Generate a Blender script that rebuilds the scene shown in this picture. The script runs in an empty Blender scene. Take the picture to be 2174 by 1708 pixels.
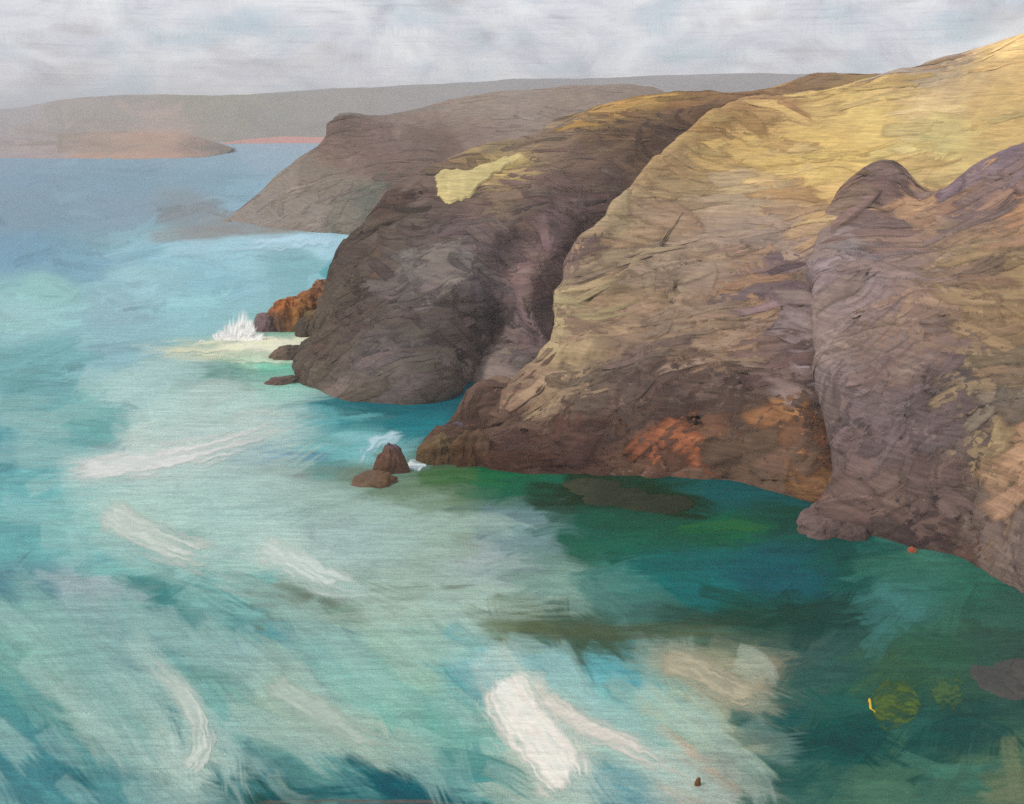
import bpy, math, random
import numpy as np
from mathutils import noise as mnoise, Vector

random.seed(7); RNG = np.random.default_rng(7)
sc = bpy.context.scene
COL = sc.collection

# ------------------------------------------------------------------ camera
CAMH = 45.0                       # clifftop viewpoint above the sea
PW, PH = 2174.0, 1708.0           # photo grid used for all picture measurements
LENS = 35.0
F = PW * LENS / 36.0
HORIZ = 270.0                     # sea horizon row
PITCH = math.atan((PH / 2 - HORIZ) / F)
cam_d = bpy.data.cameras.new('camera'); cam = bpy.data.objects.new('camera', cam_d); COL.objects.link(cam)
cam.location = (0, 0, CAMH); cam.rotation_euler = (math.pi / 2 - PITCH, 0, 0)
cam_d.lens = LENS; cam_d.sensor_width = 36; cam_d.clip_start = 0.5; cam_d.clip_end = 40000
sc.camera = cam

# ------------------------------------------------------------------ sky and sun
SUN_EL, SUN_AZ = math.radians(44), math.radians(-112)   # azimuth from +Y, negative = left
wd = bpy.data.worlds.new('World'); sc.world = wd; wd.use_nodes = True
nt = wd.node_tree; nt.nodes.clear()
def N(tree, typ, **kw):
    n = tree.nodes.new(typ)
    for k, v in kw.items(): setattr(n, k, v)
    return n
def L(tree, a, b): tree.links.new(a, b)
def s2l(c):
    c = np.asarray(c, float) / 255.0
    return np.where(c <= 0.04045, c / 12.92, ((c + 0.055) / 1.055) ** 2.4)
def rgba(c): 
    r = s2l(c); return (float(r[0]), float(r[1]), float(r[2]), 1.0)
def mapped_noise(tree, vec, scale, detail, rough=0.55, sc_=1.0, dist=0.0, off=(0, 0, 0)):
    m = N(tree, 'ShaderNodeMapping'); m.inputs['Scale'].default_value = scale; m.inputs['Location'].default_value = off
    L(tree, vec, m.inputs['Vector'])
    n = N(tree, 'ShaderNodeTexNoise'); n.inputs['Scale'].default_value = sc_; n.inputs['Detail'].default_value = detail
    n.inputs['Roughness'].default_value = rough; n.inputs['Distortion'].default_value = dist
    L(tree, m.outputs['Vector'], n.inputs['Vector'])
    return n.outputs['Fac']
def ramp(tree, fac, stops):
    r = N(tree, 'ShaderNodeValToRGB'); e = r.color_ramp.elements
    while len(e) < len(stops): e.new(0.5)
    for el, (p, c) in zip(e, stops): el.position = p; el.color = c
    L(tree, fac, r.inputs['Fac']); return r.outputs['Color']
def mixc(tree, fac, a, b, mode='MIX'):
    m = N(tree, 'ShaderNodeMix', data_type='RGBA', blend_type=mode)
    if isinstance(fac, (int, float)): m.inputs[0].default_value = fac
    else: L(tree, fac, m.inputs[0])
    for s, v in ((m.inputs[6], a), (m.inputs[7], b)):
        if isinstance(v, tuple): s.default_value = v
        else: L(tree, v, s)
    return m.outputs[2]
def math_(tree, op, a, b=None, clamp=False):
    m = N(tree, 'ShaderNodeMath', operation=op, use_clamp=clamp)
    for s, v in zip(m.inputs, (a, b)):
        if v is None: continue
        if isinstance(v, (int, float)): s.default_value = v
        else: L(tree, v, s)
    return m.outputs[0]
tc = N(nt, 'ShaderNodeTexCoord'); dirv = tc.outputs['Generated']
sky = N(nt, 'ShaderNodeTexSky', sky_type='NISHITA'); sky.sun_disc = False
sky.sun_elevation = SUN_EL; sky.sun_rotation = SUN_AZ
skyc = mixc(nt, 1.0, sky.outputs['Color'], (0.10, 0.10, 0.10, 1), 'MULTIPLY')
big = mapped_noise(nt, dirv, (11, 11, 19), 4, 0.62, dist=1.1, off=(3.1, 0, 1.7))
cloud = ramp(nt, big, [(0.30, rgba((178, 177, 186))), (0.40, rgba((200, 200, 208))), (0.52, rgba((216, 216, 220))), (0.68, rgba((232, 232, 233)))])
warm = mapped_noise(nt, dirv, (14, 14, 40), 2, 0.5, off=(7, 2, 0))
cloud = mixc(nt, ramp(nt, warm, [(0.55, (0, 0, 0, 1)), (0.75, (.5, .5, .5, 1))]), cloud, rgba((144, 136, 132)))
cool = mapped_noise(nt, dirv, (11, 11, 22), 2, 0.5, off=(1, 9, 4))
cloud = mixc(nt, ramp(nt, cool, [(0.52, (0, 0, 0, 1)), (0.72, (.7, .7, .7, 1))]), cloud, rgba((158, 184, 198)))
hs = mapped_noise(nt, dirv, (16, 16, 420), 5, 0.7)
vs = mapped_noise(nt, dirv, (380, 380, 26), 4, 0.7)
pick = ramp(nt, mapped_noise(nt, dirv, (22, 22, 44), 2, 0.5, off=(4, 4, 4)), [(0.50, (0, 0, 0, 1)), (0.64, (.7, .7, .7, 1))])
st = mixc(nt, pick, hs, vs)
stv = ramp(nt, st, [(0.30, (.80, .80, .82, 1)), (0.50, (1, 1, 1, 1)), (0.72, (1.0, 1.0, 1.0, 1))])
cloud = mixc(nt, 1.0, cloud, stv, 'MULTIPLY')
skymix = mixc(nt, 0.93, skyc, cloud)
bg = N(nt, 'ShaderNodeBackground'); bg.inputs['Strength'].default_value = 1.0
L(nt, skymix, bg.inputs['Color'])
wo = N(nt, 'ShaderNodeOutputWorld'); L(nt, bg.outputs[0], wo.inputs['Surface'])
sun_d = bpy.data.lights.new('sun', 'SUN'); sun_d.energy = 1.5; sun_d.angle = math.radians(12); sun_d.color = (1.0, 0.95, 0.86)
sun = bpy.data.objects.new('sun', sun_d); COL.objects.link(sun); sun.location = (-200, -80, 300)
sd = Vector((math.sin(SUN_AZ) * math.cos(SUN_EL), math.cos(SUN_AZ) * math.cos(SUN_EL), math.sin(SUN_EL)))
sun.rotation_euler = sd.to_track_quat('Z', 'Y').to_euler()
sc.view_settings.view_transform = 'Standard'; sc.view_settings.look = 'None'
sc.view_settings.exposure = 0.32; sc.view_settings.gamma = 1.0; sc.view_settings.use_curve_mapping = False

# ------------------------------------------------------------------ helpers: picture measurements <-> places
cp, sp = math.cos(PITCH), math.sin(PITCH)
def rays(px, py):
    a = (np.asarray(px, float) - PW / 2) / F; b = (PH / 2 - np.asarray(py, float)) / F
    return a, cp + b * sp, -sp + b * cp
def sea_at(px, py, z=0.0):
    x, y, zz = rays(px, py); k = (z - CAMH) / zz
    return np.stack([x * k, y * k, np.full_like(x * k, z)], -1)
def at_depth(px, py, Y):
    x, y, zz = rays(px, py); k = np.asarray(Y, float) / y
    return np.stack([x * k, y * k, CAMH + zz * k], -1)
def to_px(P):
    x, y, z = P[..., 0], P[..., 1], P[..., 2] - CAMH
    d = np.maximum(y * cp - z * sp, 1.0); u = y * sp + z * cp
    return PW / 2 + F * x / d, PH / 2 - F * u / d, d

# ------------------------------------------------------------------ helpers: brushwork colour fields
T = RNG.random((256, 256))
def vnoise(a, b, ox=0.0, oy=0.0):
    a = np.asarray(a) + ox; b = np.asarray(b) + oy
    ia = np.floor(a).astype(int); ib = np.floor(b).astype(int); fa = a - ia; fb = b - ib
    fa = fa * fa * (3 - 2 * fa); fb = fb * fb * (3 - 2 * fb)
    i0, i1, j0, j1 = ia & 255, (ia + 1) & 255, ib & 255, (ib + 1) & 255
    return (T[i0, j0] * (1 - fa) + T[i1, j0] * fa) * (1 - fb) + (T[i0, j1] * (1 - fa) + T[i1, j1] * fa) * fb
def ss(a, b, x):
    t = np.clip((x - a) / (b - a), 0, 1); return t * t * (3 - 2 * t)
def field(samples, px, py, ax=1.0, ay=1.5, r=30.0, pw=2.4):
    """smooth blend of (x, y, r, g, b) colour notes"""
    S = np.array(samples, float); lin = s2l(S[:, 2:5])
    shp = px.shape; px = px.ravel(); py = py.ravel(); out = np.zeros((px.size, 3)); wt = np.zeros(px.size)
    for (sx, sy), c in zip(S[:, :2], lin):
        w = 1.0 / (((px - sx) * ax) ** 2 + ((py - sy) * ay) ** 2 + r * r) ** pw
        wt += w; out += w[:, None] * c
    return (out / wt[:, None]).reshape(shp + (3,))
def stroke(px, py, col, hgt, path, w, c, op=0.8, dry=0.35, soft=0.3, lift=1.0, lin=None):
    """one brush mark over vertices px, py (flat arrays); blends colour, adds ridge height"""
    P = np.array(path, float)
    x0, y0 = P.min(0) - w * .7; x1, y1 = P.max(0) + w * .7
    idx = np.nonzero((px > x0) & (px < x1) & (py > y0) & (py < y1))[0]
    if idx.size == 0: return
    _mark(px[idx], py[idx], col, hgt, idx, P, w, c, op, dry, soft, lift, lin)
def _mark(X, Y, col, hgt, idx, P, w, c, op, dry, soft, lift, lin):
    seg = np.diff(P, axis=0); ln = np.maximum(np.hypot(seg[:, 0], seg[:, 1]), 1e-6); cum = np.concatenate([[0], np.cumsum(ln)]); tot = cum[-1]
    bd = np.full(X.shape, 1e9); bt = np.zeros(X.shape); bs = np.zeros(X.shape)
    for i in range(len(seg)):
        dx = X - P[i, 0]; dy = Y - P[i, 1]; ux, uy = seg[i] / ln[i]
        tu = dx * ux + dy * uy; t = np.clip(tu, 0, ln[i]); ex = dx - t * ux; ey = dy - t * uy
        d = np.hypot(ex, ey); m = d < bd; s = ux * dy - uy * dx
        if i == 0: t = np.where(tu < 0, tu, t)
        if i == len(seg) - 1: t = np.where(tu > ln[i], tu, t)
        bd = np.where(m, d, bd); bt = np.where(m, cum[i] + t, bt); bs = np.where(m, s, bs)
    ox, oy = RNG.random(2) * 250
    br = 0.6 * vnoise(bs / 5.0, bt / 70.0, ox, oy) + 0.4 * vnoise(bs / 2.6, bt / 40.0, oy, ox)
    wob = (vnoise(bt / 30.0, bs * 0, ox, 3) - .5) * .35
    e = np.abs(bs) / (w * .5)
    a = 1 - ss(1 - soft, 1 + wob * soft + .05, e + (br - .5) * .3)
    tt = bt / max(tot, 1e-6)
    end = ss(0.0, 0.08, tt + (br - .5) * .10) * (1 - ss(0.78, 1.02, tt + (br - .5) * .5))
    dr = 1 - dry * ss(0.35, 0.75, br)
    a = np.clip(a * end * dr * op, 0, 1)
    cl = s2l(c) if lin is None else lin
    cl = cl[None, :] * (0.80 + 0.40 * br)[:, None]
    col[idx] = col[idx] * (1 - a[:, None]) + cl * a[:, None]
    hgt[idx] = hgt[idx] * (1 - .5 * a) + lift * a * (0.35 + br * .9 + .5 * ss(.6, .95, e) * (1 - ss(.95, 1.1, e)))

# ------------------------------------------------------------------ helpers: meshes and materials
def new_mesh(name, V, faces, mat, parent=None, col=None, smooth=True, kind=None):
    me = bpy.data.meshes.new(name); V = np.asarray(V, float)
    faces = np.asarray(faces, np.int32); nf, k = faces.shape
    me.vertices.add(len(V)); me.vertices.foreach_set('co', V.astype(np.float32).ravel())
    me.loops.add(nf * k); me.loops.foreach_set('vertex_index', faces.ravel())
    me.polygons.add(nf); me.polygons.foreach_set('loop_start', np.arange(0, nf * k, k, dtype=np.int32))
    if smooth: me.polygons.foreach_set('use_smooth', np.ones(nf, bool))
    me.update(calc_edges=True)
    if col is not None:
        at = me.attributes.new('Col', 'FLOAT_COLOR', 'POINT')
        at.data.foreach_set('color', np.concatenate([np.clip(col, 0.003, .9), np.ones((len(V), 1))], 1).astype(np.float32).ravel())
    o = bpy.data.objects.new(name, me); COL.objects.link(o); me.materials.append(mat)
    if parent: o.parent = parent
    if kind: o['kind'] = kind
    return o
def tag(o, label, cat=None, group=None):
    o['label'] = label
    if cat: o['category'] = cat
    if group: o['group'] = group
    return o
def quads(nr, nc):
    i = np.arange(nr * nc).reshape(nr, nc)
    return np.stack([i[:-1, :-1], i[:-1, 1:], i[1:, 1:], i[1:, :-1]], -1).reshape(-1, 4)

def paint_mat(name, streaks, rough, spec, bump, grain=0.22, bdist=0.4, fine=(1, 1, 1), nr=.72, weave=None):
    m = bpy.data.materials.new(name); m.use_nodes = True; t = m.node_tree; b = t.nodes['Principled BSDF']
    at = N(t, 'ShaderNodeAttribute', attribute_name='Col'); geo = N(t, 'ShaderNodeNewGeometry'); pos = geo.outputs['Position']
    s1 = mapped_noise(t, pos, streaks, 6, nr)
    s2 = mapped_noise(t, pos, fine, 5, nr + .03, off=(5, 3, 1))
    g = math_(t, 'ADD', math_(t, 'MULTIPLY', s1, .6), math_(t, 'MULTIPLY', s2, .4))
    if weave: g = math_(t, 'ADD', math_(t, 'MULTIPLY', g, .55), math_(t, 'MULTIPLY', mapped_noise(t, pos, weave, 2.5, .6, off=(2, 7, 3)), .45))
    v = ramp(t, g, [(0.30, (1 - grain, 1 - grain, 1 - grain * .9, 1)), (0.5, (1, 1, 1, 1)), (0.70, (1 + grain, 1 + grain, 1 + grain * .9, 1))])
    L(t, mixc(t, 1.0, at.outputs['Color'], v, 'MULTIPLY'), b.inputs['Base Color'])
    b.inputs['Roughness'].default_value = rough; b.inputs['Specular IOR Level'].default_value = spec
    bp = N(t, 'ShaderNodeBump'); bp.inputs['Strength'].default_value = bump; bp.inputs['Distance'].default_value = bdist
    L(t, g, bp.inputs['Height']); L(t, bp.outputs['Normal'], b.inputs['Normal'])
    return m
M_SEA = paint_mat('sea_water', (.12, .9, 1), .45, .07, 1.0, .40, .5, (.6, 4.0, 1), .84)
M_LAND = paint_mat('hillside', (.14, .14, 1.3), .92, .12, .75, .42, .8, (.5, .5, 3.4), .78, (.2, .2, 2.4))
M_FAR = paint_mat('far_hillside', (.02, .02, .16), .95, .05, .4, .14, 3.0, (.06, .06, .4))
M_FOAM = paint_mat('foam', (.4, 1.2, 1), .75, .15, .6, .16, .2, (2, 5, 2))
M_ROCK = paint_mat('rock', (.5, .5, 1.6), .85, .2, .9, .30, .35, (2, 2, 5))
M_WEED = paint_mat('weed', (.6, 1.2, 1), .6, .25, .6, .25, .2, (2, 3, 2))
M_SPRAY = paint_mat('spray', (2, 2, 2), .8, .1, .2, .04, .1, (4, 4, 4))
def thin_edges(m):
    t = m.node_tree; b = t.nodes['Principled BSDF']; at = N(t, 'ShaderNodeAttribute', attribute_name='cover'); geo = N(t, 'ShaderNodeNewGeometry')
    nz = mapped_noise(t, geo.outputs['Position'], (1.2, 2.4, 1), 6, .7)
    v = math_(t, 'MULTIPLY', math_(t, 'SUBTRACT', math_(t, 'ADD', at.outputs['Fac'], math_(t, 'MULTIPLY', nz, .5)), .32), 1.05, True)
    L(t, v, b.inputs['Alpha'])
thin_edges(M_FOAM); thin_edges(M_WEED)
ALB = 1.05        # how bright a level white surface renders in this light

def jit(c, a): return np.clip(c * (1 + RNG.normal(0, a)) * (1 + RNG.normal(0, a * .16, 3)), 0.004, .85)

# ================================================================== SEA
SEA_N = [
(60,350,118,148,174),(250,372,116,150,172),(450,365,122,156,176),(600,330,138,163,184),(520,415,132,168,190),(60,450,122,148,168),(250,455,128,153,173),
(400,455,132,144,154),(600,474,140,137,134),(480,482,136,142,146),(60,540,110,150,175),(150,565,112,152,172),(330,530,140,185,200),(500,530,150,195,210),(680,512,170,208,224),
(100,610,140,185,185),(300,600,150,190,200),(450,600,135,180,195),(640,560,125,172,184),(60,680,150,190,195),(250,660,140,175,185),(420,650,145,190,200),
(100,760,112,165,170),(260,740,140,180,190),(60,850,108,160,165),(200,900,108,165,165),(30,960,90,150,160),(80,1050,112,174,178),(150,1100,122,180,180),
(300,840,165,195,195),(450,860,165,190,185),(550,900,180,195,190),(330,950,192,204,200),(560,965,140,170,180),(620,900,148,185,185),(700,880,88,153,160),
(800,865,58,108,113),(1000,850,16,96,108),(900,885,44,118,130),(700,800,80,140,130),(640,780,110,190,165),(560,775,150,190,170),(470,800,110,150,140),
(700,980,98,150,150),(760,950,130,185,190),(600,1005,140,155,150),(750,1015,115,135,120),(950,1015,88,108,78),(500,1050,160,188,184),(700,1060,146,170,162),
(900,1060,118,138,113),(300,1100,172,203,195),(500,1150,165,195,190),(600,1180,180,203,195),(700,1150,150,170,170),(850,1120,148,170,164),(950,1150,133,150,130),
(1000,1180,165,180,180),(1100,1130,118,143,148),(1060,1010,24,92,64),(1150,1025,28,92,70),(1250,1045,46,52,32),(1400,1075,38,48,24),(1300,1110,14,80,62),
(1500,1050,18,88,84),(1600,1045,18,88,90),(1650,1095,38,73,60),(1400,1140,12,88,66),(1550,1130,40,96,62),(1250,1170,48,98,78),(1450,1200,8,98,94),(1600,1200,12,83,94),
(1680,1235,14,88,96),(1500,1255,28,103,104),(1350,1230,68,123,118),(1200,1230,130,160,150),(1800,1205,33,78,70),(1950,1220,68,118,104),(1900,1280,73,124,120),
(2050,1250,58,108,90),(2130,1300,58,93,80),(1750,1320,42,68,60),(1600,1300,42,73,60),(1400,1310,68,103,94),(1100,1340,103,113,88),(1250,1360,73,88,68),
(1500,1370,80,100,85),(1750,1400,58,88,84),(2000,1370,58,93,74),(2100,1350,63,83,74),(1900,1420,63,93,70),(1750,1490,48,93,84),(1650,1540,38,78,74),
(1800,1580,22,72,70),(1950,1600,38,78,74),(2080,1560,42,73,70),(2140,1600,85,110,85),(1700,1650,58,98,90),(1900,1670,80,115,95),(2050,1660,70,110,95),
(2140,1690,110,120,95),(1500,1430,150,155,130),(1580,1450,165,150,125),(1350,1450,98,164,170),(1450,1500,165,175,150),(1550,1550,150,155,130),
(1250,1420,118,180,190),(1200,1480,150,195,195),(1000,1420,88,164,175),(1150,1540,195,204,190),(1350,1580,138,190,185),(1450,1640,190,180,165),
(1150,1640,180,194,180),(1020,1580,150,190,180),(1000,1650,88,150,150),(1300,1660,98,150,160),(850,1300,160,180,165),(700,1290,118,140,125),(640,1300,110,120,105),
(1000,1280,165,185,175),(850,1360,150,180,165),(700,1400,108,164,160),(600,1430,150,175,165),(550,1350,98,150,154),(350,1260,73,134,134),(500,1250,130,180,175),
(200,1250,160,178,184),(50,1250,94,140,150),(250,1180,124,180,180),(50,1150,108,168,172),(100,1350,130,180,170),(250,1350,78,134,140),(50,1500,88,150,150),
(150,1450,140,175,165),(250,1550,155,184,175),(400,1600,180,198,190),(100,1620,73,130,140),(200,1680,88,145,150),(450,1500,118,165,160),(400,1350,108,155,155),
(600,1500,160,184,170),(700,1550,150,168,158),(800,1580,180,194,180),(800,1480,128,185,170),(900,1430,150,185,170),(550,1650,78,130,135),(700,1650,98,150,150),
(850,1680,18,88,100),(600,1702,40,75,70),(950,1560,108,165,155)]
def step_axis(a, b, lo, hi, fine, coarse, grow=1.35):
    mid = list(np.arange(a, b + .1, fine)); left, s, x = [], fine, a
    while x > lo: s = min(s * grow, coarse); x -= s; left.append(max(x, lo))
    right, s, x = [], fine, mid[-1]
    while x < hi: s = min(s * grow, coarse); x += s; right.append(min(x, hi))
    return np.array(left[::-1] + mid + right)
gx = step_axis(-30, 2204, -1400, 3600, 2.5, 60)
gy = np.concatenate([[276.5, 278, 280, 283, 287, 291, 295, 299], step_axis(302, 1722, 302, 2400, 2.5, 40)])
GX, GY = np.meshgrid(gx, gy)
sea_col = field(SEA_N, np.clip(GX, 0, 2174), np.clip(GY, 300, 1708))
sea_h = np.zeros(GX.shape)
base_col = sea_col.copy()
def sea_stroke(path, w, c=None, op=.8, dry=.35, soft=.3, lift=1., lin=None):
    P = np.array(path, float); x0, y0 = P.min(0) - w * .7; x1, y1 = P.max(0) + w * .7
    i0, i1 = np.searchsorted(gy, (y0, y1)); j0, j1 = np.searchsorted(gx, (x0, x1))
    if i1 - i0 < 1 or j1 - j0 < 1: return
    sub = sea_col[i0:i1, j0:j1].reshape(-1, 3).copy(); hs = sea_h[i0:i1, j0:j1].ravel().copy()
    _mark(GX[i0:i1, j0:j1].ravel(), GY[i0:i1, j0:j1].ravel(), sub, hs, np.arange(len(hs)), P, w, c, op, dry, soft, lift, lin)
    sea_col[i0:i1, j0:j1] = sub.reshape(i1 - i0, j1 - j0, 3); sea_h[i0:i1, j0:j1] = hs.reshape(i1 - i0, j1 - j0)
def base_at(x, y):
    return base_col[min(np.searchsorted(gy, y), len(gy) - 1), min(np.searchsorted(gx, x), len(gx) - 1)]
def arc(x, y, ang, ln, bend):
    """brush path through x, y"""
    pts = []; n = 5
    for i in range(n):
        t = i / (n - 1) - .5
        a = ang + bend * t
        pts.append((x + math.cos(a) * ln * t, y + math.sin(a) * ln * t))
    return pts
for k in range(2600):
    x = RNG.uniform(-40, 2220); y = 300 + 1440 * RNG.random() ** .8
    near = (y - 300) / 1400
    if y > 1230 and x < 1650:
        w_ = min(1, (y - 1230) / 150) * min(1, (1650 - x) / 300)
        ang = math.radians(RNG.normal(6 + 36 * w_ * (0.6 + .4 * (x < 600)), 14))
    elif x > 1650 and y > 1230: ang = math.radians(RNG.normal(-10, 25))
    else: ang = math.radians(RNG.normal(-4, 9))
    ln = RNG.uniform(60, 230) * (.45 + .75 * near); w = RNG.uniform(10, 40) * (.4 + .9 * near)
    c = jit(base_at(x, y), .10)
    sea_stroke(arc(x, y, ang, ln, RNG.normal(0, .35)), w, op=RNG.uniform(.4, .9), dry=RNG.uniform(.2, .9), soft=.18, lin=c, lift=RNG.uniform(.5, 1.4))
EXTRA = [  # (path, width, colour, opacity, dryness): tide lines, slicks, weed stain, foam traces
([(300,505),(480,492),(700,488)],34,(142,134,130),.6,.3),([(320,470),(430,440),(520,470)],22,(128,128,135),.6,.4),([(330,535),(520,515),(725,500)],34,(165,205,222),.75,.4),
([(560,520),(700,505)],22,(188,220,234),.7,.4),([(90,575),(230,560),(360,530)],34,(112,152,174),.5,.6),([(0,365),(300,372),(560,380)],36,(116,150,172),.5,.4),
([(520,440),(600,380),(640,330)],26,(140,175,195),.7,.4),([(680,590),(730,540)],26,(60,150,160),.8,.3),
([(280,760),(430,800),(560,840)],90,(170,196,196),.5,.6),([(330,900),(470,840),(610,900)],90,(190,202,196),.55,.6),([(540,785),(680,775)],32,(118,200,172),.85,.3),
([(420,790),(560,800),(650,800)],32,(88,138,126),.6,.4),([(640,845),(840,870),(1040,860)],34,(12,92,104),.7,.3),([(860,815),(1000,806),(1080,850)],36,(8,80,84),.8,.2),
([(700,905),(880,905),(1010,880)],34,(30,118,128),.6,.5),([(620,960),(740,965),(860,930)],34,(110,178,182),.6,.5),([(560,965),(700,975)],24,(96,140,165),.7,.4),
([(530,1005),(700,1000),(880,1010)],22,(112,128,116),.7,.4),([(880,1020),(1000,1010),(1100,1030)],40,(70,110,60),.7,.4),([(1010,1005),(1180,1025)],46,(24,98,64),.8,.4),
([(1100,1050),(1300,1060),(1480,1080)],60,(40,46,24),.8,.3),([(1210,1095),(1380,1110),(1540,1150)],56,(10,82,64),.7,.4),([(1480,1040),(1620,1045),(1740,1070)],46,(16,86,90),.8,.3),
([(1430,1130),(1560,1115),(1620,1125)],26,(70,112,50),.5,.7),([(1340,1195),(1560,1190),(1720,1210)],60,(8,92,92),.7,.4),([(1560,1235),(1700,1240),(1780,1225)],36,(12,88,100),.6,.5),
([(1800,1210),(1960,1190),(2060,1220)],50,(74,124,104),.5,.5),([(1080,1335),(1300,1345),(1560,1330)],44,(84,88,58),.65,.4),([(1380,1300),(1600,1320),(1800,1290)],50,(44,66,54),.65,.4),
([(600,1285),(760,1270),(980,1255)],40,(112,120,104),.6,.5),([(640,1330),(900,1300),(1200,1290)],60,(172,192,180),.5,.7),([(700,1400),(950,1370),(1150,1380)],70,(146,182,170),.5,.7),
([(40,1280),(170,1430),(330,1640)],80,(150,184,176),.6,.8),([(140,1260),(250,1380),(380,1520)],80,(152,170,180),.5,.8),([(0,1380),(90,1520),(190,1680)],70,(128,172,166),.55,.8),
([(215,1370),(305,1440),(365,1510),(392,1585)],34,(22,98,114),.9,.2),([(190,1370),(280,1420),(350,1480)],50,(70,130,140),.6,.5),
([(80,1540),(150,1640),(210,1708)],40,(40,108,120),.7,.5),([(280,1330),(420,1240),(520,1300)],70,(70,130,132),.6,.5),([(560,1340),(660,1330),(760,1360)],36,(84,140,150),.6,.6),
([(590,1480),(680,1545),(760,1590)],18,(196,168,160),.7,.4),([(780,1440),(820,1520),(850,1570)],36,(112,180,166),.6,.5),([(540,1600),(620,1580),(700,1640)],60,(120,168,160),.5,.7),
([(560,1700),(760,1680)],40,(20,88,98),.7,.4),([(800,1660),(900,1690),(1020,1700)],60,(12,84,98),.85,.3),([(540,1706),(700,1704),(1000,1706)],10,(128,96,84),.6,.6),
([(1010,1380),(1060,1420),(1200,1400)],40,(80,168,182),.7,.4),([(1230,1400),(1380,1470),(1520,1560)],60,(104,176,186),.6,.5),([(1180,1470),(1330,1540),(1500,1640)],60,(168,198,190),.6,.6),
([(1400,1395),(1530,1420),(1640,1470)],80,(158,156,130),.7,.5),([(1450,1460),(1530,1490),(1640,1520)],60,(162,160,140),.6,.6),([(1390,1540),(1470,1600),(1520,1650)],26,(196,172,152),.7,.4),
([(1560,1560),(1640,1530),(1700,1420)],70,(58,92,86),.55,.6),([(1540,1520),(1640,1540),(1720,1520)],50,(44,96,94),.7,.4),([(1660,1590),(1800,1560),(1920,1610)],80,(18,70,70),.6,.5),
([(1560,1650),(1700,1660),(1780,1610)],40,(34,78,74),.6,.6),([(2070,1330),(2110,1440),(2150,1530)],60,(60,86,78),.55,.6),([(2140,1560),(2150,1640),(2160,1700)],40,(122,130,98),.6,.6)]
for pth, w, c, op, dry in EXTRA:
    sea_stroke(pth, w, c, op, dry, .45, 1.2)
for k in range(230):          # thin pale foam traces drawn out by the swell
    x = RNG.uniform(-20, 1650); y = RNG.uniform(780, 1720)
    if x > 1000 and y < 1400 or x > 640 and y < 1040: continue
    w_ = min(1, max(0, (y - 1180) / 200))
    ang = math.radians(RNG.normal(-6 + 46 * w_, 10)); c = base_at(x, y) * .55 + s2l((188, 216, 210)) * .45
    sea_stroke(arc(x, y, ang, RNG.uniform(90, 280), RNG.normal(0, .4)), RNG.uniform(30, 95), op=RNG.uniform(.3, .7), dry=RNG.uniform(.3, .8), soft=.35, lin=c, lift=RNG.uniform(.8, 1.8))
for pth, w, c in (([(120,1010),(300,985),(640,900)],110,(186,206,202)),([(1040,1410),(1130,1550),(1240,1700)],190,(196,212,204)),([(1100,1440),(1260,1560),(1520,1680)],110,(182,204,196)),([(200,1070),(300,1135),(520,1210)],120,(176,202,196)),
                  ([(520,1140),(640,1205),(820,1280)],110,(180,204,198)),([(530,1420),(690,1530),(880,1620)],110,(160,190,180)),([(270,1350),(400,1490),(410,1670)],90,(168,196,190)),([(1360,1380),(1500,1440),(1660,1510)],110,(160,164,146)),([(20,1240),(160,1400),(330,1640)],120,(140,180,176)),([(700,740),(520,740),(320,748)],56,(210,210,186))):
    for q in range(3):
        j = RNG.normal(0, w * .16, 2); sea_stroke([(x + j[0], y + j[1]) for x, y in pth], w * RNG.uniform(.5, .9), c, .5, .6, .6, 1.2)
SEA_P = sea_at(GX, GY)
dist = np.hypot(SEA_P[..., 1], CAMH)
relief = np.clip(sea_h, 0, 2.5)
SEA_P[..., 2] = relief * dist / F * 1.7 * np.clip((PH + 400 - GY) / 400, .2, 1)
nr, nc = GX.shape
sea = new_mesh('sea', SEA_P.reshape(-1, 3), quads(nr, nc)[:, ::-1], M_SEA, None, (sea_col / ALB * 1.24 * np.array([1.0, 1.01, .965]) * (1 - .18 * (1 - ss(420, 620, GY)))[..., None] - np.array([.022, .008, .008])).reshape(-1, 3), kind='structure')
tag(sea, 'turquoise sea streaked with pale foam below the cliffs')

# ================================================================== HEADLANDS
def catmull(C, n):
    """resample control rows (k, ...) to n rows, centripetal-ish cubic"""
    k = len(C); t = np.linspace(0, k - 1, n); i = np.minimum(t.astype(int), k - 2); f = (t - i).reshape((-1,) + (1,) * (C.ndim - 1))
    g = lambda j: C[np.clip(j, 0, k - 1)]
    p0, p1, p2, p3 = g(i - 1), g(i), g(i + 1), g(i + 2)
    p0 = np.where((i - 1 < 0).reshape(f.shape), 2 * p1 - p2, p0); p3 = np.where((i + 2 > k - 1).reshape(f.shape), 2 * p2 - p1, p3)
    return .5 * (2 * p1 + (p2 - p0) * f + (2 * p0 - 5 * p1 + 4 * p2 - p3) * f ** 2 + (3 * p1 - p0 - 3 * p2 + p3) * f ** 3)
def fbm(P, scale, octv=4, ridged=False, seed=0.0):
    out = np.empty(len(P)); o = Vector((seed, seed * 1.7, -seed))
    for i, p in enumerate(P):
        v = Vector(p) * (1.0 / scale) + o
        out[i] = (mnoise.ridged_multi_fractal(v, 1.0, 2.1, octv, 1.0, 2.0) * .5 - .6) if ridged else mnoise.fractal(v, 1.0, 2.1, octv)
    return out
def normals(G):
    du = np.gradient(G, axis=1); dv = np.gradient(G, axis=0); n = np.cross(du, dv)
    return n / np.maximum(np.linalg.norm(n, axis=-1, keepdims=True), 1e-9)
LOFTS = {}
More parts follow.
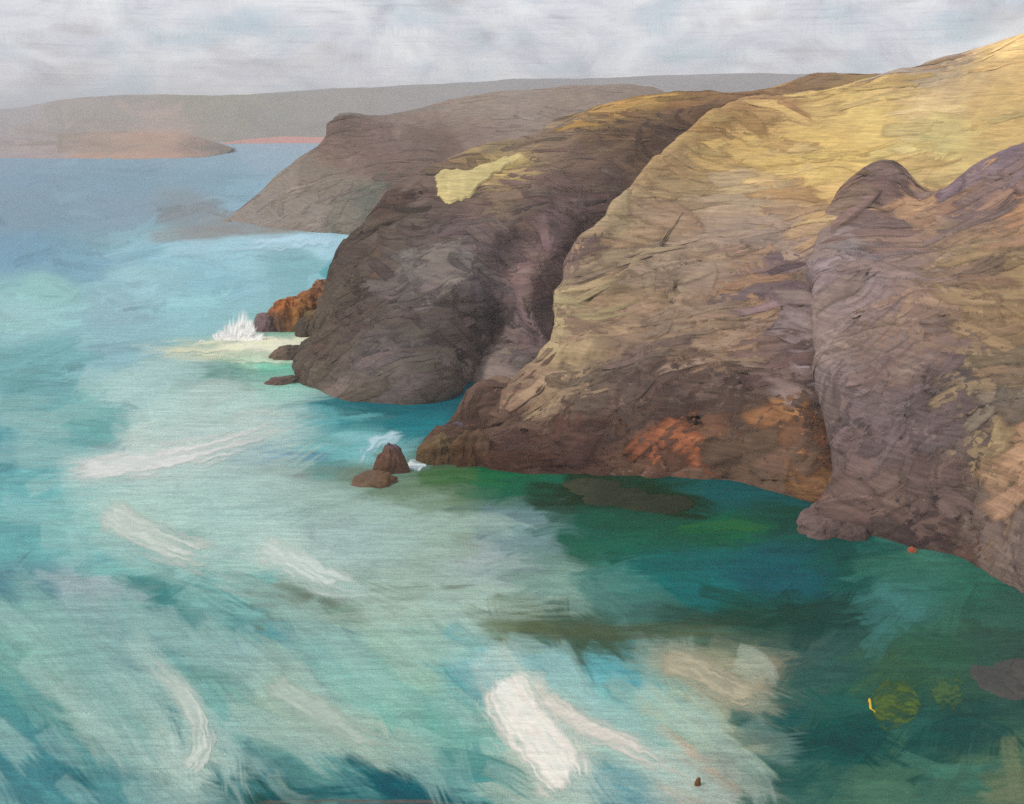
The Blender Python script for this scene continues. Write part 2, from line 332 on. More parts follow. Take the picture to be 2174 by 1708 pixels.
def headland(name, cols, nrow, ncol, notes, label, mat, amp, strokes=(), nst=500, back=90., wrap_left=True, seed=1., angs=(-25, 25), slen=(50, 160), swid=(14, 46), lift=1.0, field_r=24.0, block=.16, gain=1.06, heath=False):
    C = []
    for c in cols:
        p = [sea_at(np.array(float(c[0][0])), np.array(float(c[0][1])))]
        p += [at_depth(q[0], q[1], q[2]) for q in c[1:]]
        top = p[-1].copy(); p0 = p[0]
        under = p0 + np.array([0, -1.5, -4.0])
        def bk(dy, z): return np.array([top[0] * (1 + dy / top[1]), top[1] + dy, z])
        b1 = bk(back * .5, top[2] * .88); b2 = bk(back * 1.2, top[2] * .4); b3 = bk(back * 1.7, -4.0)
        C.append([under] + p + [b1, b2, b3])
    C = np.array(C)                      # (col, row, 3)
    if wrap_left:
        k = np.linspace(0, 1, C.shape[1])[:, None]
        w1 = C[0].copy(); w1[:, 1] += back * .25; w1[:, 0] = w1[:, 0] * (1 + back * .25 / C[0][:, 1]) + back * .12; w1[:, 2] = np.where(C[0][:, 2] > 0, C[0][:, 2] * .62, -4)
        w2 = C[0].copy(); w2[:, 1] += back * .5; w2[:, 0] = w2[:, 0] * (1 + back * .5 / C[0][:, 1]) + back * .35; w2[:, 2] = -4.0
        C = np.concatenate([w2[None], w1[None], C])
    G = catmull(C, ncol); G = catmull(G.transpose(1, 0, 2), nrow)      # (row, col, 3)
    n = normals(G); flat = G.reshape(-1, 3)
    z = flat[:, 2]
    lowz = 1 - ss(4, 30, z)
    a, s_big, s_mid = amp
    d = a * (fbm(flat, s_big, 4, False, seed) * 1.0) + a * (.35 + .9 * lowz) * fbm(flat * np.array([1, 1, .7]), s_mid, 5, True, seed + 3) * .5
    blk = np.empty(len(flat))
    for i, p in enumerate(flat):
        q = Vector((p[0] / s_mid * 1.5, p[1] / s_mid * 1.5, p[2] / s_mid * 1.1)); q += Vector((mnoise.noise(q * .7 + Vector((seed, 0, 0))), mnoise.noise(q * .7 + Vector((9, seed, 0))), 0)) * .6
        dd, pp = mnoise.voronoi(q); blk[i] = mnoise.cell(pp[0] * 3.7) + min(dd[1] - dd[0], .25) * 1.6
    d += a * block * (.25 + .75 * lowz) * (blk - .4)
    d *= ss(-3.0, 2.0, z) * .8 + .2
    G = G + n * d.reshape(G.shape[:2] + (1,))
    px, py, dp = to_px(G); fx, fy = px.ravel(), py.ravel()
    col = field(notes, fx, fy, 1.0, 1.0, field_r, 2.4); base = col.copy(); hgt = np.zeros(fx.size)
    vis = np.nonzero((fx > -30) & (fx < 2210) & (fy > 40) & (fy < 1300) & (n[..., 1].ravel() < .3))[0]
    if vis.size:
        for k in range(nst):
            i = vis[RNG.integers(vis.size)]
            ang = math.radians(RNG.uniform(*angs)) + (math.pi / 2.3 if RNG.random() < .22 else 0)
            ln = RNG.uniform(*slen); w = RNG.uniform(*swid)
            stroke(fx, fy, col, hgt, arc(fx[i], fy[i], ang, ln, RNG.normal(0, .5)), w, None, RNG.uniform(.35, .8), RNG.uniform(.2, .8), .18, RNG.uniform(.5, 1.4), jit(base[i], .10))
    for pth, w, c, op, dry in strokes:
        stroke(fx, fy, col, hgt, pth, w, c, op, dry, .4, 1.2)
    n2 = normals(G)
    G = G + n2 * (np.clip(hgt, 0, 2.5) * dp.ravel() / F * lift * .9).reshape(G.shape[:2] + (1,))
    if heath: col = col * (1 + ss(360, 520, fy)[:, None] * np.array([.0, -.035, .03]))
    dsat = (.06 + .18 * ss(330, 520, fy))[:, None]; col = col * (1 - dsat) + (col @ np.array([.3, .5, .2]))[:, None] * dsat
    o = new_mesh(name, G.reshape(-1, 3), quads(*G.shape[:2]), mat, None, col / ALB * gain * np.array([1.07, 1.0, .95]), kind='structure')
    o['label'] = label
    LOFTS[name] = (o, G, n2, px, py)
    return o
W_ = None
FAR_N = [(60,310,182,168,166),(30,260,172,168,170),(150,260,160,150,134),(250,250,156,146,134),(200,300,180,158,142),(330,295,196,164,142),(380,315,190,158,142),(450,240,146,141,120),
 (420,207,146,142,106),(600,230,146,144,132),(600,275,146,140,130),(700,210,150,146,134),(900,190,150,146,140),(1100,190,150,146,146),(1250,180,146,142,142),(520,205,150,146,112)]
FAR_S = [([(130,335),(260,332),(400,330)],16,(206,170,148),.7,.5),([(230,300),(320,290),(400,300)],30,(198,166,146),.6,.6),([(120,220),(130,270),(125,320)],16,(146,138,128),.5,.6),
 ([(360,210),(460,204),(560,204)],10,(146,142,100),.6,.5),([(0,330),(80,325),(150,335)],14,(184,174,184),.6,.5)]
headland('far_coast', [[(x, 302), (x, 280, 3350), (x, 245, 3600), (x, y, 3900)] for x, y in ((-900,246),(-500,244),(-200,240),(20,232),(120,216),(250,205),(420,203),(560,199),(700,191),(900,180),(1100,170),(1300,165),(1600,160),(2000,160))],
 60, 420, FAR_N, 'pale grey distant coast lying across the sea horizon', M_FAR, (10, 420, 160), FAR_S, back=900, wrap_left=False, seed=2., nst=300, angs=(-8, 8), slen=(60, 200), swid=(10, 26), lift=.6, gain=.78)
headland('far_point', [
 [(-500,334),(-500,322,1700),(-500,308,1760),(-500,298,1850)],[(-200,335),(-200,322,1690),(-200,306,1750),(-200,294,1840)],[(20,337),(20,322,1670),(20,305,1730),(20,290,1820)],
 [(150,338),(152,320,1640),(155,302,1700),(160,284,1800)],[(280,338),(280,320,1640),(282,300,1700),(285,280,1800)],[(380,337),(380,320,1660),(384,302,1710),(390,286,1800)],
 [(440,333),(442,322,1720),(446,312,1760),(452,303,1820)],[(480,326),(486,322,1840),(492,318,1880),(498,316,1930)]],
 60, 260, FAR_N, 'low pinkish bank of land beyond the left water', M_FAR, (2.5, 200, 90), FAR_S, back=200, wrap_left=False, seed=3., nst=160, angs=(-8, 8), slen=(60, 200), swid=(8, 20), lift=.6, gain=.78)
mid = headland('far_headland', [
 [(470,470),(505,452,512),(550,415,518),(585,375,526),(635,335,538),(686,297,556),(694,262,580),(716,243,610)],
 [(580,484),(600,460,475),(640,420,486),(680,380,498),(720,340,514),(760,300,535),(790,262,570),(820,231,620)],
 [(700,496),(720,465,449),(760,425,462),(800,385,478),(840,345,500),(880,300,530),(920,258,570),(960,212,640)],
 [(830,502),(850,465,438),(900,420,455),(940,380,476),(990,340,500),(1030,295,535),(1080,250,580),(1130,196,660)],
 [(1000,502),(1020,465,440),(1060,420,457),(1100,380,478),(1150,340,505),(1200,290,545),(1260,235,600),(1330,182,680)],
 [(1200,502),(1220,465,440),(1260,420,457),(1300,380,478),(1350,340,505),(1400,300,545),(1460,262,600),(1530,235,680)]],
 220, 260, [(720,252,112,92,82),(690,310,122,102,88),(640,350,128,118,106),(600,400,138,128,118),(560,440,138,130,122),(700,400,126,116,104),(650,460,136,127,117),(750,460,124,120,106),
 (780,430,100,102,92),(750,330,120,100,90),(800,300,120,100,94),(900,300,110,94,84),(870,262,134,118,108),(850,350,114,94,84),(1000,280,130,114,104),(950,330,108,88,78),(1000,230,146,134,120),
 (1100,220,146,134,124),(1180,240,144,130,118),(900,400,112,94,84)],
 'grey brown headland sloping down to a low point beyond the dark cliff', M_LAND, (5, 90, 40), [
 ([(700,245),(850,238),(1000,224)],16,(128,126,118),.6,.4),([(700,250),(690,300),(640,340)],16,(98,80,70),.6,.4),([(640,390),(720,380),(800,385)],26,(136,126,112),.6,.6),
 ([(560,430),(660,440),(760,430)],30,(140,132,122),.55,.6),([(860,270),(960,300),(1000,330)],30,(112,92,84),.6,.5),([(720,300),(800,330),(860,370)],34,(112,90,80),.6,.5),([(770,470),(800,400),(820,360)],22,(92,100,90),.6,.4)],
 nst=360, back=160, seed=5., gain=.96, angs=(-30, 10), slen=(40, 120), swid=(10, 32))
dark = headland('dark_headland', [
 [(628,748),(652,705,207),(668,622,216),(722,520,226),(786,452,236),(826,400,246),(915,358,262),(1105,316,290),(1185,266,320)],
 [(690,836),(720,760,178),(760,680,186),(800,600,196),(850,520,210),(900,450,226),(985,375,250),(1130,308,282),(1250,231,330)],
 [(800,853),(820,780,172),(850,690,180),(890,600,192),(940,510,206),(1000,440,224),(1080,370,250),(1200,285,285),(1350,210,345)],
 [(920,850),(940,770,172),(960,680,181),(990,590,193),(1040,500,207),(1100,430,225),(1180,350,252),(1290,270,290),(1450,199,360)],
 [(1000,810),(1040,730,186),(1060,640,194),(1080,560,204),(1130,480,216),(1190,410,232),(1260,330,260),(1380,255,300),(1560,189,370)],
 [(1085,838),(1110,760,180),(1130,660,190),(1150,570,202),(1210,490,216),(1260,410,234),(1330,320,265),(1450,245,310),(1680,172,380)],
 [(1200,842),(1220,760,185),(1240,660,198),(1270,570,215),(1330,480,232),(1380,400,250),(1440,310,285),(1580,240,330),(1800,162,400)],
 [(1400,842),(1420,760,190),(1440,660,205),(1470,570,222),(1530,480,242),(1580,400,262),(1640,310,300),(1780,230,345),(2000,150,420)]],
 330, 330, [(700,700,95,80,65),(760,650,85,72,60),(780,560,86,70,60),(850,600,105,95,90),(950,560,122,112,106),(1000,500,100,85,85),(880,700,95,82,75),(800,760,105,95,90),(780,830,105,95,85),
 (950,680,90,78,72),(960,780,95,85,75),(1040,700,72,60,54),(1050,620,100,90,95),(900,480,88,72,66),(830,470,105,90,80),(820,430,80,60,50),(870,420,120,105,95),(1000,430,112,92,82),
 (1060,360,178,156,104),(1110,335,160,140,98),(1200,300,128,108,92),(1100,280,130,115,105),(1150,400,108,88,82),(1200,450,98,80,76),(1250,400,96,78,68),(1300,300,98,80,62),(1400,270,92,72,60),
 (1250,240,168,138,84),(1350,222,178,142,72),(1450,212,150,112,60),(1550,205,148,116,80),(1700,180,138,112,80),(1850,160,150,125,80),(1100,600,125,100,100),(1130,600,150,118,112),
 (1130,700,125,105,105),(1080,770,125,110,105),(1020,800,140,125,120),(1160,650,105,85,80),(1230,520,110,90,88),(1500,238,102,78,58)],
 'dark brown cliff headland running out to the breaking wave', M_LAND, (3.2, 34, 13), [
 ([(1190,280),(1280,232),(1420,214)],22,(186,150,80),.8,.3),([(1420,214),(1560,200),(1720,180)],24,(146,112,72),.7,.4),([(1210,330),(1330,270),(1500,245)],56,(92,72,58),.7,.3),  # dark strokes down the right slope paint its shadow into the brown
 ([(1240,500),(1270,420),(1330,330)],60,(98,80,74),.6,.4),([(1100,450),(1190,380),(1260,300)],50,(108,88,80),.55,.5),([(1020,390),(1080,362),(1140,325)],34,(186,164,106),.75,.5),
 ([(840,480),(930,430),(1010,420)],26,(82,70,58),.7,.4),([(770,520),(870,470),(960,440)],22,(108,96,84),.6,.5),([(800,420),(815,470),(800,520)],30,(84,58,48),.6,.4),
 ([(850,610),(940,560),(1060,560)],60,(124,114,108),.6,.5),([(840,600),(930,545),(1040,520)],50,(132,122,114),.7,.5),([(880,670),(960,600),(1020,560)],24,(150,140,132),.6,.7),([(740,560),(780,640),(740,720)],50,(78,64,54),.6,.5),([(900,720),(980,700),(1040,640)],50,(84,72,66),.6,.5),([(1060,620),(1060,700),(1000,780)],34,(66,54,48),.7,.4),  # pale planes paint highlights, the darkest stroke a shaded crease
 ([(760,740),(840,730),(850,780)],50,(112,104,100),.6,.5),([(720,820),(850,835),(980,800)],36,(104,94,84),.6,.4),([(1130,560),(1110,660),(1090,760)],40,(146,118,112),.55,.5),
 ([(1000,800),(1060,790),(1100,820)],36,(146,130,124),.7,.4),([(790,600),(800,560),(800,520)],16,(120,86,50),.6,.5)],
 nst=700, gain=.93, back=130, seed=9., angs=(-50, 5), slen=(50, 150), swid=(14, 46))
gold = headland('golden_headland', [
 [(886,958),(930,910,140),(1050,885,150),(1092,830,160),(1168,715,172),(1180,600,188),(1288,470,210),(1440,308,255),(1560,234,300)],
 [(960,987),(1000,930,134),(1090,890,145),(1180,820,155),(1240,720,166),(1260,610,182),(1350,480,205),(1500,330,250),(1650,215,310)],
 [(1100,1004),(1130,950,130),(1190,890,136),(1290,810,146),(1350,720,160),(1380,610,178),(1440,490,202),(1580,340,250),(1750,192,320)],
 [(1250,1009),(1270,950,129),(1310,880,134),(1380,800,141),(1460,710,155),(1490,610,173),(1540,490,198),(1680,340,250),(1850,166,330)],
 [(1400,1015),(1400,950,128),(1420,880,132),(1460,800,138),(1540,720,150),(1590,610,168),(1640,490,195),(1780,330,250),(1950,142,330)],
 [(1560,1030),(1560,960,124),(1570,890,128),(1590,810,134),(1640,720,145),(1690,610,162),(1740,490,188),(1870,330,245),(2060,122,330)],
 [(1720,1062),(1710,990,120),(1720,900,124),(1740,820,130),(1770,720,140),(1800,610,156),(1850,490,182),(1970,330,240),(2180,80,330)],
 [(1850,1070),(1850,1010,122),(1860,940,128),(1880,840,136),(1900,720,148),(1930,610,164),(1980,490,188),(2100,330,235),(2330,50,330)],
 [(2050,1070),(2050,1000,126),(2060,930,134),(2080,840,144),(2100,740,156),(2130,620,172),(2180,490,195),(2300,320,232),(2550,30,330)],
 [(2350,1070),(2350,1000,126),(2360,930,134),(2380,840,144),(2400,740,158),(2430,620,176),(2480,480,200),(2600,300,230),(2850,20,330)]],
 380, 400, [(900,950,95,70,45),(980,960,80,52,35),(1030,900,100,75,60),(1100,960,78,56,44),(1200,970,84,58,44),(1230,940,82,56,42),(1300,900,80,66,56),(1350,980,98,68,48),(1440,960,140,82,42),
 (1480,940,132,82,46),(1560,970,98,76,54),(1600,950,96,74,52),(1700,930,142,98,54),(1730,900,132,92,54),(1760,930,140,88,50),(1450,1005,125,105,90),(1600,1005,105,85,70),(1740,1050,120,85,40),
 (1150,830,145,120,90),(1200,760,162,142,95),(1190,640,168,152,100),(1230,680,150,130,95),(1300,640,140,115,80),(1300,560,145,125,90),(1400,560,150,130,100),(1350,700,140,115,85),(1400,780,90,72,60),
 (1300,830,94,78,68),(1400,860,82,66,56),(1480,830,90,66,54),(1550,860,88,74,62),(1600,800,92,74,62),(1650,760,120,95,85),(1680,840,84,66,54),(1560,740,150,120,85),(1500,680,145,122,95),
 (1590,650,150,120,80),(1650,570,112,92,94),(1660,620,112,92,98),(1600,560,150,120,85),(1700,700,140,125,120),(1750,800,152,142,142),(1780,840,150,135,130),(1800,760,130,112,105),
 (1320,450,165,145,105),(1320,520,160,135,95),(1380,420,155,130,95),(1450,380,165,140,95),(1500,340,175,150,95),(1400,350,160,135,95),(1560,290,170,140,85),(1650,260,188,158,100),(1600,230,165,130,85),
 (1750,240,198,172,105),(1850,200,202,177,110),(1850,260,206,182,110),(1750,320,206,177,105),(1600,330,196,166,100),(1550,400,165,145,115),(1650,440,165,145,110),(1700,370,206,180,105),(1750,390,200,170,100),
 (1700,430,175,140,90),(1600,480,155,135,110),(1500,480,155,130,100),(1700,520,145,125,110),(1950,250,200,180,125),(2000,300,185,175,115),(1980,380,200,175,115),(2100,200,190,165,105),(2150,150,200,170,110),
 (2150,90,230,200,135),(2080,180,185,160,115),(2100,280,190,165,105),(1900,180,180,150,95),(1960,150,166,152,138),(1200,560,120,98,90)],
 'broad golden grassed headland with rusty orange rock at its foot', M_LAND, (2.6, 30, 10), [
 ([(1340,600),(1460,570),(1600,600)],90,(146,126,106),.6,.5),([(1480,500),(1600,490),(1740,500)],80,(152,134,116),.65,.5),([(1300,720),(1420,690),(1520,640)],80,(144,120,94),.55,.5),([(1680,560),(1700,660),(1690,760)],70,(132,114,108),.6,.5),([(1440,440),(1560,400),(1680,420)],60,(160,140,112),.6,.5),([(1180,760),(1182,660),(1210,600)],34,(172,156,104),.7,.4),([(1290,500),(1310,430),(1370,370)],34,(172,152,108),.6,.5),([(1400,350),(1500,300),(1560,245)],30,(168,142,100),.6,.5),  # pale left-edge strokes paint in the light falling from the left
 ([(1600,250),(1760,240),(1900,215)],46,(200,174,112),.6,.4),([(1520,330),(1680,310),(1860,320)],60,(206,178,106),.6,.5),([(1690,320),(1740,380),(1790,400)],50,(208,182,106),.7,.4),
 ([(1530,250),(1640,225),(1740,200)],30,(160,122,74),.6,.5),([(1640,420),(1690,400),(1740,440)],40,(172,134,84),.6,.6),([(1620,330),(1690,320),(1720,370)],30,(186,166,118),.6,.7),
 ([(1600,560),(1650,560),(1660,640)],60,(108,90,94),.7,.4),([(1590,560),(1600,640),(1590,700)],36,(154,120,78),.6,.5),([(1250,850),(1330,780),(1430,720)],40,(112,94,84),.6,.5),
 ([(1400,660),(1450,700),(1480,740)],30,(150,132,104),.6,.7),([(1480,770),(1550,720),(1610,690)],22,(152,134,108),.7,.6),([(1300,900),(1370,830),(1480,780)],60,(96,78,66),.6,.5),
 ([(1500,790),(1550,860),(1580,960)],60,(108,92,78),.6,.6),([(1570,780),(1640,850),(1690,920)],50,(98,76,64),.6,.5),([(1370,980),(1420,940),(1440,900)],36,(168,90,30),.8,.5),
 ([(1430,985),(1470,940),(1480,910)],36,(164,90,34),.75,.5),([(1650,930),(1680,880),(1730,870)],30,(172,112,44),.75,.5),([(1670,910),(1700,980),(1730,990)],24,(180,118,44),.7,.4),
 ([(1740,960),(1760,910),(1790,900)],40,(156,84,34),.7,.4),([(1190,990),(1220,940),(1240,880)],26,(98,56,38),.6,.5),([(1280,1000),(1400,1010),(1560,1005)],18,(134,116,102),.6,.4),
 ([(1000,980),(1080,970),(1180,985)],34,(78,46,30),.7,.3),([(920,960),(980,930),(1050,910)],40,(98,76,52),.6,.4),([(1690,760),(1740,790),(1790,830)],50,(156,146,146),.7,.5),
 ([(1410,900),(1420,880),(1500,850)],30,(70,40,30),.6,.4),([(1960,130),(2060,110),(2140,80)],40,(176,160,140),.5,.6),([(2110,120),(2150,90),(2174,70)],50,(236,206,138),.8,.3)],  # cream stroke at the right skyline is a painted sunlit highlight
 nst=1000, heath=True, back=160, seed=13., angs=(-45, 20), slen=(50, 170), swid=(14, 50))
def depth_on(loft, x, y):
    o, G, n, px, py = LOFTS[loft]; e = (px - x) ** 2 + (py - y) ** 2 + np.where(n[..., 1] > .2, 1e6, 0)
    return float(G.reshape(-1, 3)[int(np.argmin(e.ravel()))][1])
def gd(x, y, off): return (x, y, depth_on('golden_headland', x, y) + off)
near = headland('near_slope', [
 [(1690,1113),(1735,1030,117),(1760,950,121),(1755,850,128),(1728,740,138),(1716,620,153),(1735,510,180),(1770,425,207)],
 [(1800,1131),(1820,1040,110),(1850,950,114),(1860,840,121),(1840,720,133),(1835,600,148),(1838,480,178),(1855,352,221)],
 [(1870,1145),(1885,1045,108),(1910,950,111),(1915,835,118),(1902,710,130),(1898,595,146),(1900,485,176),(1922,360,219)],
 [(1940,1160),(1945,1050,106),(1960,950,109),(1965,830,116),(1958,700,128),(1955,590,145),(1955,490,173),(1970,402,203)],
 [(2060,1193),(2050,1080,102),(2050,960,106),(2060,830,113),(2060,700,125),(2050,590,138),(2050,470,168),(2045,372,198)],
 [(2180,1264),(2180,1100,95),(2180,960,101),(2180,830,109),(2180,700,121),(2180,590,135),(2180,440,162),(2180,293,200)],
 [(2330,1360),(2330,1150,88),(2330,980,95),(2330,830,104),(2330,700,116),(2330,570,132),(2330,400,155),(2330,240,190)],
 [(2560,1500),(2560,1200,80),(2560,1000,88),(2560,830,98),(2560,680,112),(2560,540,130),(2560,360,155),(2560,180,195)]],
 330, 300, [(1850,370,108,88,84),(1850,450,112,92,88),(1930,400,112,92,92),(1800,420,130,105,80),(1952,418,180,142,95),(2010,400,112,97,103),(2150,330,122,108,118),(2100,370,128,108,108),(2050,450,118,98,98),
 (2160,420,160,120,80),(1800,550,140,125,120),(1850,600,135,120,120),(1900,650,140,115,95),(2000,650,140,118,95),(2050,520,150,125,80),(2100,600,140,115,80),(2000,720,135,110,85),(2100,700,145,120,80),
 (2150,620,150,125,75),(1900,760,130,108,98),(1850,850,115,100,98),(1800,940,115,98,92),(1900,950,110,92,88),(2000,900,102,88,84),(2000,850,98,86,84),(2050,900,130,112,85),(2060,800,135,118,85),
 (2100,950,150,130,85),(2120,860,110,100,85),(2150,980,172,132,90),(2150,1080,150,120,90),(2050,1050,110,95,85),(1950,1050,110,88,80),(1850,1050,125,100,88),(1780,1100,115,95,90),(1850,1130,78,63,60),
 (1950,1150,68,54,50),(2000,1150,74,60,55),(2060,1170,100,75,60),(2120,1150,120,105,95),(2160,1200,120,105,92),(1760,700,140,122,112),(1760,850,130,115,110)],  # the low dark values carry the cave shadow at the foot
 'near mauve brown slope at the right falling into green water', M_LAND, (2.4, 26, 9), [
 ([(1810,420),(1850,365),(1920,370)],44,(106,88,84),.7,.3),([(1990,400),(2080,360),(2170,310)],40,(122,106,116),.7,.4),([(1780,480),(1830,560),(1850,640)],50,(140,128,126),.5,.6),
 ([(1740,480),(1770,580),(1810,640)],44,(140,118,100),.5,.7),([(2000,560),(2080,540),(2170,520)],40,(156,130,82),.55,.6),([(1850,870),(1930,850),(2000,800)],44,(116,98,92),.5,.6),
 ([(2040,760),(2070,850),(2100,960)],40,(146,128,86),.6,.6),([(2100,900),(2110,960),(2080,1010)],30,(164,142,92),.6,.5),([(2130,940),(2160,990),(2170,1080)],34,(184,140,98),.6,.5),
 ([(1780,960),(1870,950),(1960,960)],44,(124,106,104),.5,.6),([(1830,1125),(1930,1150),(2050,1165)],40,(66,52,48),.75,.3),([(1700,1105),(1780,1110),(1840,1125)],26,(122,102,96),.7,.4),  # dark band at the cliff foot paints cave shadow into the rock
 ([(1740,1060),(1755,1030),(1770,1040)],24,(160,104,42),.7,.4),([(1980,820),(1990,900),(1990,980)],34,(92,84,84),.6,.5),([(2080,1150),(2130,1170),(2174,1200)],40,(124,108,96),.6,.6)],
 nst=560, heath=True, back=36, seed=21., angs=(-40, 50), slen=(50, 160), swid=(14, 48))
# water surface is level with the feet of the cliffs: the lofts go on 4 m below it

M_MAT = paint_mat('ground_cover', (.3, .3, 2.0), .92, .1, .6, .42, .6, (1, 1, 5), .78, (.2, .2, 2.4)); thin_edges(M_MAT)
def mats(loft, n, ln=(40, 130), wd=(14, 40), angs=(-45, 20), label='', amp=.12, ylim=(40, 1300)):
    o, G, nn, px, py = LOFTS[loft]; Gf = G.reshape(-1, 3); nf = nn.reshape(-1, 3); fx, fy = px.ravel(), py.ravel()
    cols = np.empty(len(Gf) * 4, np.float32); o.data.attributes['Col'].data.foreach_get('color', cols); cols = cols.reshape(-1, 4)[:, :3]
    view = Gf - np.array([0, 0, CAMH]); view /= np.linalg.norm(view, axis=1, keepdims=True)
    vis = np.nonzero((fx > -60) & (fx < 2240) & (fy > ylim[0]) & (fy < ylim[1]) & ((nf * view).sum(1) < .12) & (Gf[:, 2] > 1.0))[0]
    a, b = 14, 12; u = np.linspace(-.5, .5, a)[:, None] * np.ones((1, b)); v = np.ones((a, 1)) * np.linspace(-.5, .5, b)[None]
    VV, CC, KK = [], [], []; Rn, Cn = px.shape
    for k in range(n):
        i = vis[RNG.integers(vis.size)]; p, nv = Gf[i], nf[i]; dpx = np.linalg.norm(p - np.array([0, 0, CAMH])) / F
        ang = math.radians(RNG.uniform(*angs)) + (1.3 if RNG.random() < .25 else 0)
        t = np.array([math.cos(ang), 0, -math.sin(ang)]); t = t - nv * (t @ nv); t /= np.linalg.norm(t) + 1e-9; bi = np.cross(nv, t)
        L_ = RNG.uniform(*ln) * dpx; W_ = RNG.uniform(*wd) * dpx; bend = RNG.normal(0, .25)
        ox, oy = RNG.random(2) * 200
        bri = .65 * vnoise(v * 8 + u * 0, u * 3, ox, oy) + .35 * vnoise(v * 20, u * 4, oy, ox)
        off = (1.2 + 1.6 * bri - .5 * u ** 2 - .5 * v ** 2) * dpx * .2
        r0, c0 = divmod(int(i), Cn); r1, c1 = min(r0 + 3, Rn - 1), min(c0 + 3, Cn - 1); ra, ca = max(r0 - 3, 0), max(c0 - 3, 0)
        dv = (G[r1, c0] - G[ra, c0]) / max(r1 - ra, 1); du = (G[r0, c1] - G[r0, ca]) / max(c1 - ca, 1)
        D = t * (u * L_)[..., None] + bi * (v * W_ + bend * L_ * (u ** 2))[..., None]
        A = np.array([[du @ du, du @ dv], [du @ dv, dv @ dv]]); rhs = np.stack([D @ du, D @ dv], -1)
        sol = np.clip(rhs @ np.linalg.inv(A + np.eye(2) * 1e-6).T, -60, 60)
        fc = np.clip(c0 + sol[..., 0], 0, Cn - 1.001); fr = np.clip(r0 + sol[..., 1], 0, Rn - 1.001); ic = fc.astype(int); ir = fr.astype(int); wc = (fc - ic)[..., None]; wr = (fr - ir)[..., None]
        S = (G[ir, ic] * (1 - wc) + G[ir, ic + 1] * wc) * (1 - wr) + (G[ir + 1, ic] * (1 - wc) + G[ir + 1, ic + 1] * wc) * wr
        P = S * .93 + (p + D) * .07 + nn[ir, ic] * off[..., None]
        cov = (1 - ss(.30, .5, np.abs(v) + (bri - .5) * .15)) * ss(-.5, -.38, u + (bri - .5) * .1) * (1 - ss(.2, .5, u + (bri - .5) * .4))
        c = jit(cols[i], amp) * (.82 + .36 * bri)[..., None]
        VV.append(P.reshape(-1, 3)); CC.append(c.reshape(-1, 3)); KK.append(cov.ravel())
    q = quads(a, b); Fq = (q[None] + (np.arange(n) * a * b)[:, None, None]).reshape(-1, 4)
    m = new_mesh('ground_cover', np.concatenate(VV), Fq, M_MAT, o, np.concatenate(CC), kind='stuff')
    cv = m.data.attributes.new('cover', 'FLOAT', 'POINT'); cv.data.foreach_set('value', np.concatenate(KK).astype(np.float32))
    m['label'] = label
mats('far_headland', 110, (40, 120), (14, 34), (-30, 10), 'grey brown heath matting the far headland')
mats('dark_headland', 420, (60, 190), (20, 60), (-55, 10), 'dark heath and broken rock matting the cliff', amp=.2)
mats('golden_headland', 420, (90, 280), (34, 100), (-45, 25), 'dry golden grass and scree matting the slope')
mats('near_slope', 240, (90, 260), (34, 96), (-40, 50), 'mauve heath matting the near slope')

# grass patch painted sunlit yellow on the dark headland: a raised turf terrace cut to the surface below it
def patch_on(loft, name, poly, c, lift, label=None, jitc=.05):
    o, G, n, px, py = LOFTS[loft]; P = np.array(poly, float)
    R, Cn = px.shape
    inside = np.zeros(px.shape, bool); xs, ys = P[:, 0], P[:, 1]; j = len(P) - 1
    X = px + (vnoise(px / 9, py / 9) - .5) * 5; Y = py + (vnoise(py / 9, px / 9, 9, 4) - .5) * 5
    for i in range(len(P)):
        cnd = ((ys[i] > Y) != (ys[j] > Y)) & (X < (xs[j] - xs[i]) * (Y - ys[i]) / (ys[j] - ys[i] + 1e-9) + xs[i]); inside ^= cnd; j = i
    inside &= n[..., 1] < .35
    qi = quads(R, Cn); ins = inside.ravel(); keep = qi[ins[qi].all(1)]
    used, inv = np.unique(keep, return_inverse=True); f = inv.reshape(-1, 4)
    edge = np.zeros(ins.size, int); np.add.at(edge, keep.ravel(), 1)
    up = np.where(edge[used] < 4, -0.25, lift)
    V = G.reshape(-1, 3)[used] + n.reshape(-1, 3)[used] * up[:, None]
    br = vnoise(px.ravel()[used] / 4, py.ravel()[used] / 40)
    col = s2l(c)[None] / ALB * (1 + (br - .5) * 4 * jitc)[:, None]
    p = new_mesh(name, V, f, M_LAND, o, col)
    if label: p['label'] = label
    return p
patch_on('dark_headland', 'grass_patch', [(920,376),(945,362),(1000,362),(1060,338),(1110,322),(1120,332),(1070,362),(1022,396),(1000,424),(945,438),(926,418)], (200,182,126), .5, 'pale yellow patch of grass trailing right along the dark clifftop')

